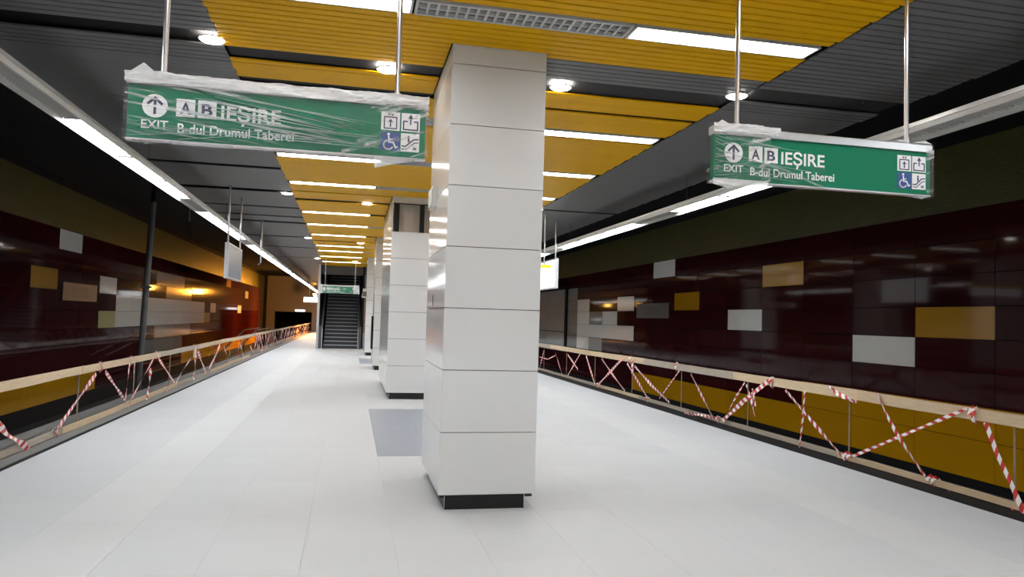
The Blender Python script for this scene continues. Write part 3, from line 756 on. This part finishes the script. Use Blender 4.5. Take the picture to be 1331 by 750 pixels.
# ------------------------------------------------------------------ hanging boards
def hanging_board(x, y0, y1, z0, z1, label, face, poles):
    t = thing('display_board', (x, (y0+y1)/2, z0), label, 'display board')
    L = (y1-y0)/2; h = z1-z0; f = 0.03
    fr = MB().box(-0.035, 0.035, -L, L, 0, f).box(-0.035, 0.035, -L, L, h-f, h).box(-0.035, 0.035, -L, -L+f, f, h-f).box(-0.035, 0.035, L-f, L, f, h-f)
    part('board_frame', fr, BOARDF, t)
    part('board_face', MB().box(-0.025, 0.025, -L+f, L-f, f, h-f), face, t)
    for py in poles: part('hanging_pole', MB().tube((0, py, h), (0, py, ZC-z0+0.02), 0.016), STEEL, t)
hanging_board(-2.17, 13.80, 15.42, 2.12, 2.75, 'plastic-wrapped display board hanging edge-on under the light run by the stairs', BOARD, (-0.72, 0.7))
hanging_board(4.45, 15.90, 17.60, 2.26, 2.93, 'white lit display board hanging beyond the front column', E_SIGN, (-0.70, 0.7))
def lit_sign(x0, x1, y, z0, z1, label, yel):
    t = thing('lit_sign', ((x0+x1)/2, y, z0), label, 'sign'); a = (x1-x0)/2; h = z1-z0
    part('sign_case', MB().box(-a, a, 0.0, 0.10, -0.006, h+0.006), BOARDF, t)
    part('lit_face', MB().box(-a+0.012, a-0.012, -0.006, 0.0, 0.0, h*(0.74 if yel else 1.0)), E_SIGN, t)
    if yel: part('header_band', MB().box(-a+0.012, a-0.012, -0.006, 0.0, h*0.74, h), E_SIGNY, t, label='yellow header band')
    for px in (-a+0.32, a-0.15): part('hanging_pole', MB().tube((px, 0.05, h), (px, 0.05, ZC-z0+0.02), 0.014), STEEL, t)
lit_sign(2.62, 4.08, 15.0, 2.44, 2.70, 'white lit sign with yellow header hanging in front of the white board', True)
lit_sign(-2.72, -1.5, 45.0, 2.21, 2.50, 'small white lit sign far beyond the stairs', False)
t = thing('conduit_pole', (-2.17, 18.75, 2.7), 'bare steel pole with a hook hanging beside the light run', 'pole')
part('shaft', MB().tube((0, 0, 0.02), (0, 0, ZC-2.7+0.02), 0.02), STEEL, t); part('hook', MB().tube((0, 0, 0.02), (-0.05, 0.0, -0.03), 0.015), DGREY, t)
for (yy, lb) in ((19.65, 'short grey rod dangling under the black ceiling nearest the display board'), (30.1, 'short grey rod dangling under the black ceiling farther down the track')):
    t = thing('dangling_rod', (-4.0, yy, 3.74), lb, 'rod'); part('rod', MB().tube((0, 0, 0), (0, 0, 0.40), 0.018), STEEL, t); part('thin_wire', MB().tube((0, 0, 0.4), (0, 0, 0.98), 0.005), DGREY, t)
# leaning grey post in the track beside the platform
t = thing('grey_post', (-4.25, 16.6, -1.2), 'dark grey steel post standing beside the track behind the barrier', 'post')
part('shaft', MB().tube((0.0, 0, 0), (0.07, 0.35, 5.0), 0.062, n=16), POSTM, t, smooth=False)
part('shaded_top', MB().tube((0.07, 0.35, 5.0), (0.08, 0.4, 5.92), 0.05, n=16), BLACK, t)  # top of the post painted black where it fades into darkness
part('clamp', MB().tube((0.035, 0.20, 3.16), (0.037, 0.21, 3.22), 0.085, n=16).box(-0.12, 0.18, 0.10, 0.14, 3.17, 3.21), DGREY, t)
part('foot_plate', MB().box(-0.15, 0.15, -0.15, 0.15, 0, 0.03), DGREY, t)
# access stair handrail far down the track
t = thing('track_handrail', (-4.6, 36, -1.2), 'dark steel handrail rising from the far track behind the barrier', 'handrail')
hr = MB()
for dx in (0.0, 0.55):
    hr.bar((-dx, -5.0, 0.9), (-dx, 3.2, 1.83), 0.05, 0.05).bar((-dx, 3.2, 1.83), (-dx, 9.0, 1.83), 0.05, 0.05)
part('top_bar', hr, DGREY, t)
for yy in (-4.5, -1.0, 3.2, 6.2, 9.0):
    part('upright', MB().box(-0.025, 0.025, yy-0.025, yy+0.025, 0, 0.95+max(0, min(yy+5, 8.2))*0.107), DGREY, t)

# ------------------------------------------------------------------ taped timber barriers
def ribbon(mb, pts, w, rnd, twist=1.0, ph=0.0, uv0=0.0):
    """twisted strip of tape through pts; UV along it in units of one red-white repeat"""
    L = 0; out = []
    for a, b in zip(pts[:-1], pts[1:]):
        n_ = max(3, int((b-a).length/0.09))
        for i in range(n_):
            out.append(a.lerp(b, i/n_))
    out.append(pts[-1]); o = len(mb.v); nn = len(out)
    for i, p in enumerate(out):
        d = (out[min(i+1, nn-1)] - out[max(i-1, 0)]).normalized()
        side = d.cross(Vector((1, 0, 0)))
        side = side.normalized() if side.length > 1e-3 else Vector((0, 1, 0))
        nrm = d.cross(side)
        an = ph*0.6 + 0.55*min(1.0, twist)*math.sin(3.0*math.pi*i/max(1, nn-1)+ph)
        wv = side*math.cos(an)*1.0 + nrm*math.sin(an)
        ww = w*(0.9+0.16*math.sin(i*0.9+ph))
        if i: L += (out[i]-out[i-1]).length
        for k in (-0.5, 0.5):
            mb.v.append(tuple(p + wv*ww*k)); mb.uv[len(mb.v)-1] = (uv0+L/0.125, k)
    for i in range(nn-1): mb.f.append((o+2*i, o+2*i+1, o+2*i+3, o+2*i+2))
def tape(parent, pts, w=0.042, twist=0.5, ph=None, label=None):
    rnd = random; mb = MB(); ribbon(mb, [Vector(p) for p in pts], w, rnd, twist, rnd.uniform(-0.4, 0.4) if ph is None else ph, rnd.uniform(0, 1))
    L = WL[parent]; uv = dict(mb.uv)
    me = bpy.data.meshes.new('tape_strip'); me.from_pydata([(x-L.x, y-L.y, z-L.z) for x, y, z in mb.v], [], mb.f)
    ul = me.uv_layers.new(name='UVMap')
    for lp in me.loops: ul.data[lp.index].uv = uv[lp.vertex_index]
    me.materials.append(TAPE)
    return link('tape_strip', me, parent, L, label)
def wrapknot(parent, x, y, z, h=0.14, w=0.06):
    """tape wound round a rail"""
    pts = []
    for i in range(13):
        q = 2*math.pi*i/12*1.5
        pts.append((x+0.034*math.cos(q), y+(i-6)*w/12, z+h/2*1.06*math.sin(q)))
    tape(parent, pts, 0.045, 0.0, 0.0)
def rail_boards(t, xr, z0, hgt, y0, y1, wob, mats, xoff=0.0, name='rail_board'):
    y = y0; i = 0; zc = z0 + hgt/2
    dz = random.uniform(-wob, wob)
    while y < y1:
        L = random.uniform(2.7, 3.9); ye = min(y+L, y1)
        dz2 = random.uniform(-wob, wob)
        mb = MB(); n_ = 5; th = 0.028
        o = 0
        for q in range(n_+1):
            s = q/n_; yy = y-0.06 + (ye-y+0.12)*s; zz = zc + dz + (dz2-dz)*s + random.uniform(-.003, .003); hh = hgt*(1+random.uniform(-.05, .05))
            xx = xr + xoff + (0.004 if i % 2 else -0.004)
            mb.v += [(xx-th/2, yy, zz-hh/2), (xx+th/2, yy, zz-hh/2), (xx+th/2, yy, zz+hh/2), (xx-th/2, yy, zz+hh/2)]
        for q in range(n_):
            a = 4*q; b = a+4
            for k in range(4): mb.f.append((a+k, a+(k+1) % 4, b+(k+1) % 4, b+k))
        mb.f.append((0, 1, 2, 3)); mb.f.append((4*n_, 4*n_+1, 4*n_+2, 4*n_+3))
        wpart(name, mb, mats[(i*5+1) % len(mats)], t)
        dz = dz2; y = ye; i += 1
XRR = 5.75; XRL = -3.33
br = thing('timber_barrier', (XRR, 20, 0), 'taped timber barrier along the platform edge facing the yellow wall plinth', 'barrier', 'timber edge barriers')
bl = thing('timber_barrier', (XRL, 20, 0), 'taped timber barrier along the platform edge beside the grey post', 'barrier', 'timber edge barriers')
rail_boards(br, XRR, 0.722, 0.115, 4.6, 62, 0.008, [WOOD, WOOD, WOODG])
rail_boards(br, XRR, 0.012, 0.062, 4.6, 62, 0.004, [WOODG, WOOD, WOODG])
rail_boards(bl, XRL, 0.675, 0.095, 7.0, 66, 0.010, [WOOD, WOOD, WOODG])
rail_boards(bl, XRL, 0.008, 0.075, 7.0, 66, 0.004, [WOOD, WOODG, WOOD])
for yy in (5.5, 7.72, 10.0, 12.25, 14.6, 17, 19.4, 21.8, 24.2, 26.6, 29, 31.4, 34, 37, 40, 43, 46, 50, 54, 58):
    wpart('post', MB().box(XRR+0.016, XRR+0.026, yy-0.008, yy+0.008, -0.002, 0.80), WOODB, br)
for yy in (8.2, 10.45, 12.95, 15.35, 17.8, 20.2, 22.6, 25, 27.4, 29.8, 32, 35, 38, 41, 44, 48, 52, 56, 60, 64):
    wpart('post', MB().box(XRL-0.030, XRL-0.016, yy-0.010, yy+0.010, 0, 0.74), WOODB, bl)
wpart('cleat', MB().box(XRL+0.016, XRL+0.04, 17.3, 17.5, 0.50, 0.72), WOOD, bl, 'short pale cleat under the top rail')
def tR(pix, **k):
    tape(br, [hit(u, v, 0, XRR-0.03) for u, v in pix], **k)
def tL(pix, **k):
    tape(bl, [hit(u, v, 0, XRL+0.03) for u, v in pix], **k)
for pix, kw in [
    ([(1021,507),(1060,553),(1099,598)], dict(w=0.045)), ([(1046,508),(1043,550),(1038,588)], dict(w=0.03)),
    ([(1077,503),(1091,513),(1113,523)], dict(w=0.055, twist=1.0)), ([(1140,512),(1152,538),(1166,565),(1202,619)], dict(w=0.05, twist=0.8)),
    ([(1106,594),(1180,563),(1257,531)], dict(w=0.035, twist=0.3)), ([(1281,549),(1296,590),(1314,628),(1331,668),(1338,684)], dict(w=0.05, twist=0.4)),
    ([(722,459),(731,488)], dict(w=0.05)), ([(701,464),(712,467),(722,462)], dict(w=0.03)), ([(754,460),(738,488)], dict(w=0.06)),
    ([(762,463),(773,499)], dict(w=0.06)), ([(782,466),(797,488),(812,508)], dict(w=0.05)), ([(810,466),(792,485),(777,500)], dict(w=0.055)),
    ([(806,468),(788,488),(779,500)], dict(w=0.04)), ([(815,472),(828,494),(842,518)], dict(w=0.05)), ([(825,476),(846,500),(870,523)], dict(w=0.055)),
    ([(883,482),(857,518)], dict(w=0.035)), ([(898,486),(912,514),(927,544)], dict(w=0.06)), ([(968,497),(957,515),(948,532)], dict(w=0.035)),
    ([(999,495),(968,520),(939,547)], dict(w=0.075, twist=0.2)), ([(970,500),(976,518),(981,541)], dict(w=0.045, twist=1.2)),
    ([(890,537),(910,539),(932,544)], dict(w=0.05, twist=2)), ([(822,468),(822,486)], dict(w=0.13, twist=0.1)), ([(738,461),(751,480)], dict(w=0.06)),
    ([(707,456),(701,480)], dict(w=0.04)), ([(1232,640),(1247,650)], dict(w=0.04)), ([(1300,672),(1318,664)], dict(w=0.05)), ([(978,505),(982,528)], dict(w=0.03))]:
    tR(pix, **kw)
for pix, kw in [
    ([(-8,545),(10,565),(38,583)], dict(w=0.07, twist=0.8)), ([(125,486),(100,521),(75,557)], dict(w=0.055)), ([(137,483),(150,502),(163,521)], dict(w=0.05)),
    ([(169,469),(166,494),(163,521)], dict(w=0.06)), ([(175,470),(174,486)], dict(w=0.06)), ([(201,464),(186,491),(170,520)], dict(w=0.05)),
    ([(196,478),(194,500),(190,525)], dict(w=0.06, twist=0.8)), ([(206,466),(216,481),(227,498)], dict(w=0.05)), ([(248,466),(238,481),(229,497)], dict(w=0.05)),
    ([(255,456),(253,475),(251,500)], dict(w=0.09)), ([(257,456),(262,470),(268,486)], dict(w=0.075)), ([(286,448),(280,463),(272,479)], dict(w=0.06)),
    ([(291,450),(299,474)], dict(w=0.05)), ([(311,443),(309,470)], dict(w=0.08)), ([(312,446),(317,465)], dict(w=0.07)), ([(325,450),(333,464)], dict(w=0.07)),
    ([(341,437),(333,465)], dict(w=0.09)), ([(215,505),(219,512)], dict(w=0.07)), ([(66,575),(72,582)], dict(w=0.06))]:
    tL(pix, **kw)
for u, v, hh in ((1267,540,.14),(1004,499,.14),(880,481,.15),(820,466,.15)):
    p = hit(u, v, 0, XRR); wrapknot(br, XRR, p.y, 0.765, hh)
for u, v in ((1213,628),(1103,598),(934,547),(842,518),(777,500)):
    p = hit(u, v, 0, XRR); wrapknot(br, XRR, p.y, 0.045, 0.085, 0.10)
for u, v in ((130,484),(170,468),(203,464),(252,455)):
    p = hit(u, v, 0, XRL); wrapknot(bl, XRL, p.y, 0.722, 0.12, 0.10)
for u, v in ((166,522),(70,572),(192,522),(218,508)):
    p = hit(u, v, 0, XRL); wrapknot(bl, XRL, p.y, 0.045, 0.10, 0.08)
y = 24.0
while y < 58:
    d = random.uniform(0.7, 1.6)
    tape(br, [(XRR-0.03, y, 0.72), (XRR-0.03, y+d, 0.06)] if random.random() < .5 else [(XRR-0.03, y, 0.06), (XRR-0.03, y+d, 0.72)], w=0.06); y += d*random.uniform(.5, 1.0)
y = 27.5
while y < 64:
    d = random.uniform(0.4, 1.5)
    tape(bl, [(XRL+0.03, y, 0.70), (XRL+0.03, y+d, 0.06)] if random.random() < .5 else [(XRL+0.03, y, 0.06), (XRL+0.03, y+d, 0.70)], w=random.uniform(.06, .11)); y += d*random.uniform(.35, .8)

# ------------------------------------------------------------------ orange site floodlights and an added fill lamp
def flood(x, y, z, aim, label, watts):
    t = thing('floodlight', (x, y, z), label, 'lamp')
    d = (Vector(aim)-Vector((x, y, z))).normalized(); q = d.to_track_quat('-Z', 'Y')
    def rot(mb): mb.v = [tuple(q @ Vector(v)) for v in mb.v]; return mb
    part('housing', rot(MB().box(-0.20, 0.20, -0.14, 0.14, 0.0, 0.14)), DGREY, t)
    part('lens', rot(MB().prism([(-0.18, 0.0), (-0.13, -0.045), (0.13, -0.045), (0.18, 0.0)], 1, -0.12, 0.12)), E_FLOOD, t, label='glowing amber lens')
    part('bracket', MB().tube((0, 0, 0.1), (0, 0, ZC-z+0.02), 0.018), DGREY, t)
    ld = bpy.data.lights.new('flood_lamp', 'AREA'); ld.energy = watts; ld.color = (1.0, 0.37, 0.03); ld.size = 0.35; ld.shape = 'SQUARE'; ld.spread = math.radians(128)
    lo = bpy.data.objects.new('flood_lamp', ld); COL.objects.link(lo); lo.parent = t; lo.rotation_mode = 'QUATERNION'; lo.rotation_quaternion = q; lo.location = d*0.06
flood(-2.78, 60.0, 3.0, (-7.1, 57.2, -0.2), 'glaring amber floodlight hanging at the far end of the light run', FLOOD_W*4.5)
flood(-1.75, 50.5, 2.9, (-7.1, 49, -0.2), 'amber floodlight hidden behind the stairs, washing the far wall', FLOOD_W*2.4)
flood(-1.7, 56.0, 2.6, (-5.2, 67, 1.2), 'amber fill floodlight added unseen behind the stairs, aimed at the tunnel mouth', FLOOD_W*1.3)  # unseen fill lamp, added to turn the end wall orange
t = thing('tunnel_lamp', (-4.2, 66.02, 1.78), 'small white tube lamp on the end wall at the tunnel mouth', 'lamp')
part('body', MB().box(-0.55, 0.35, 0.9, 0.985, -0.10, 0.10), BOARDF, t); part('tube', MB().box(-0.5, 0.3, 0.86, 0.9, -0.08, 0.08), E_SIGN, t)
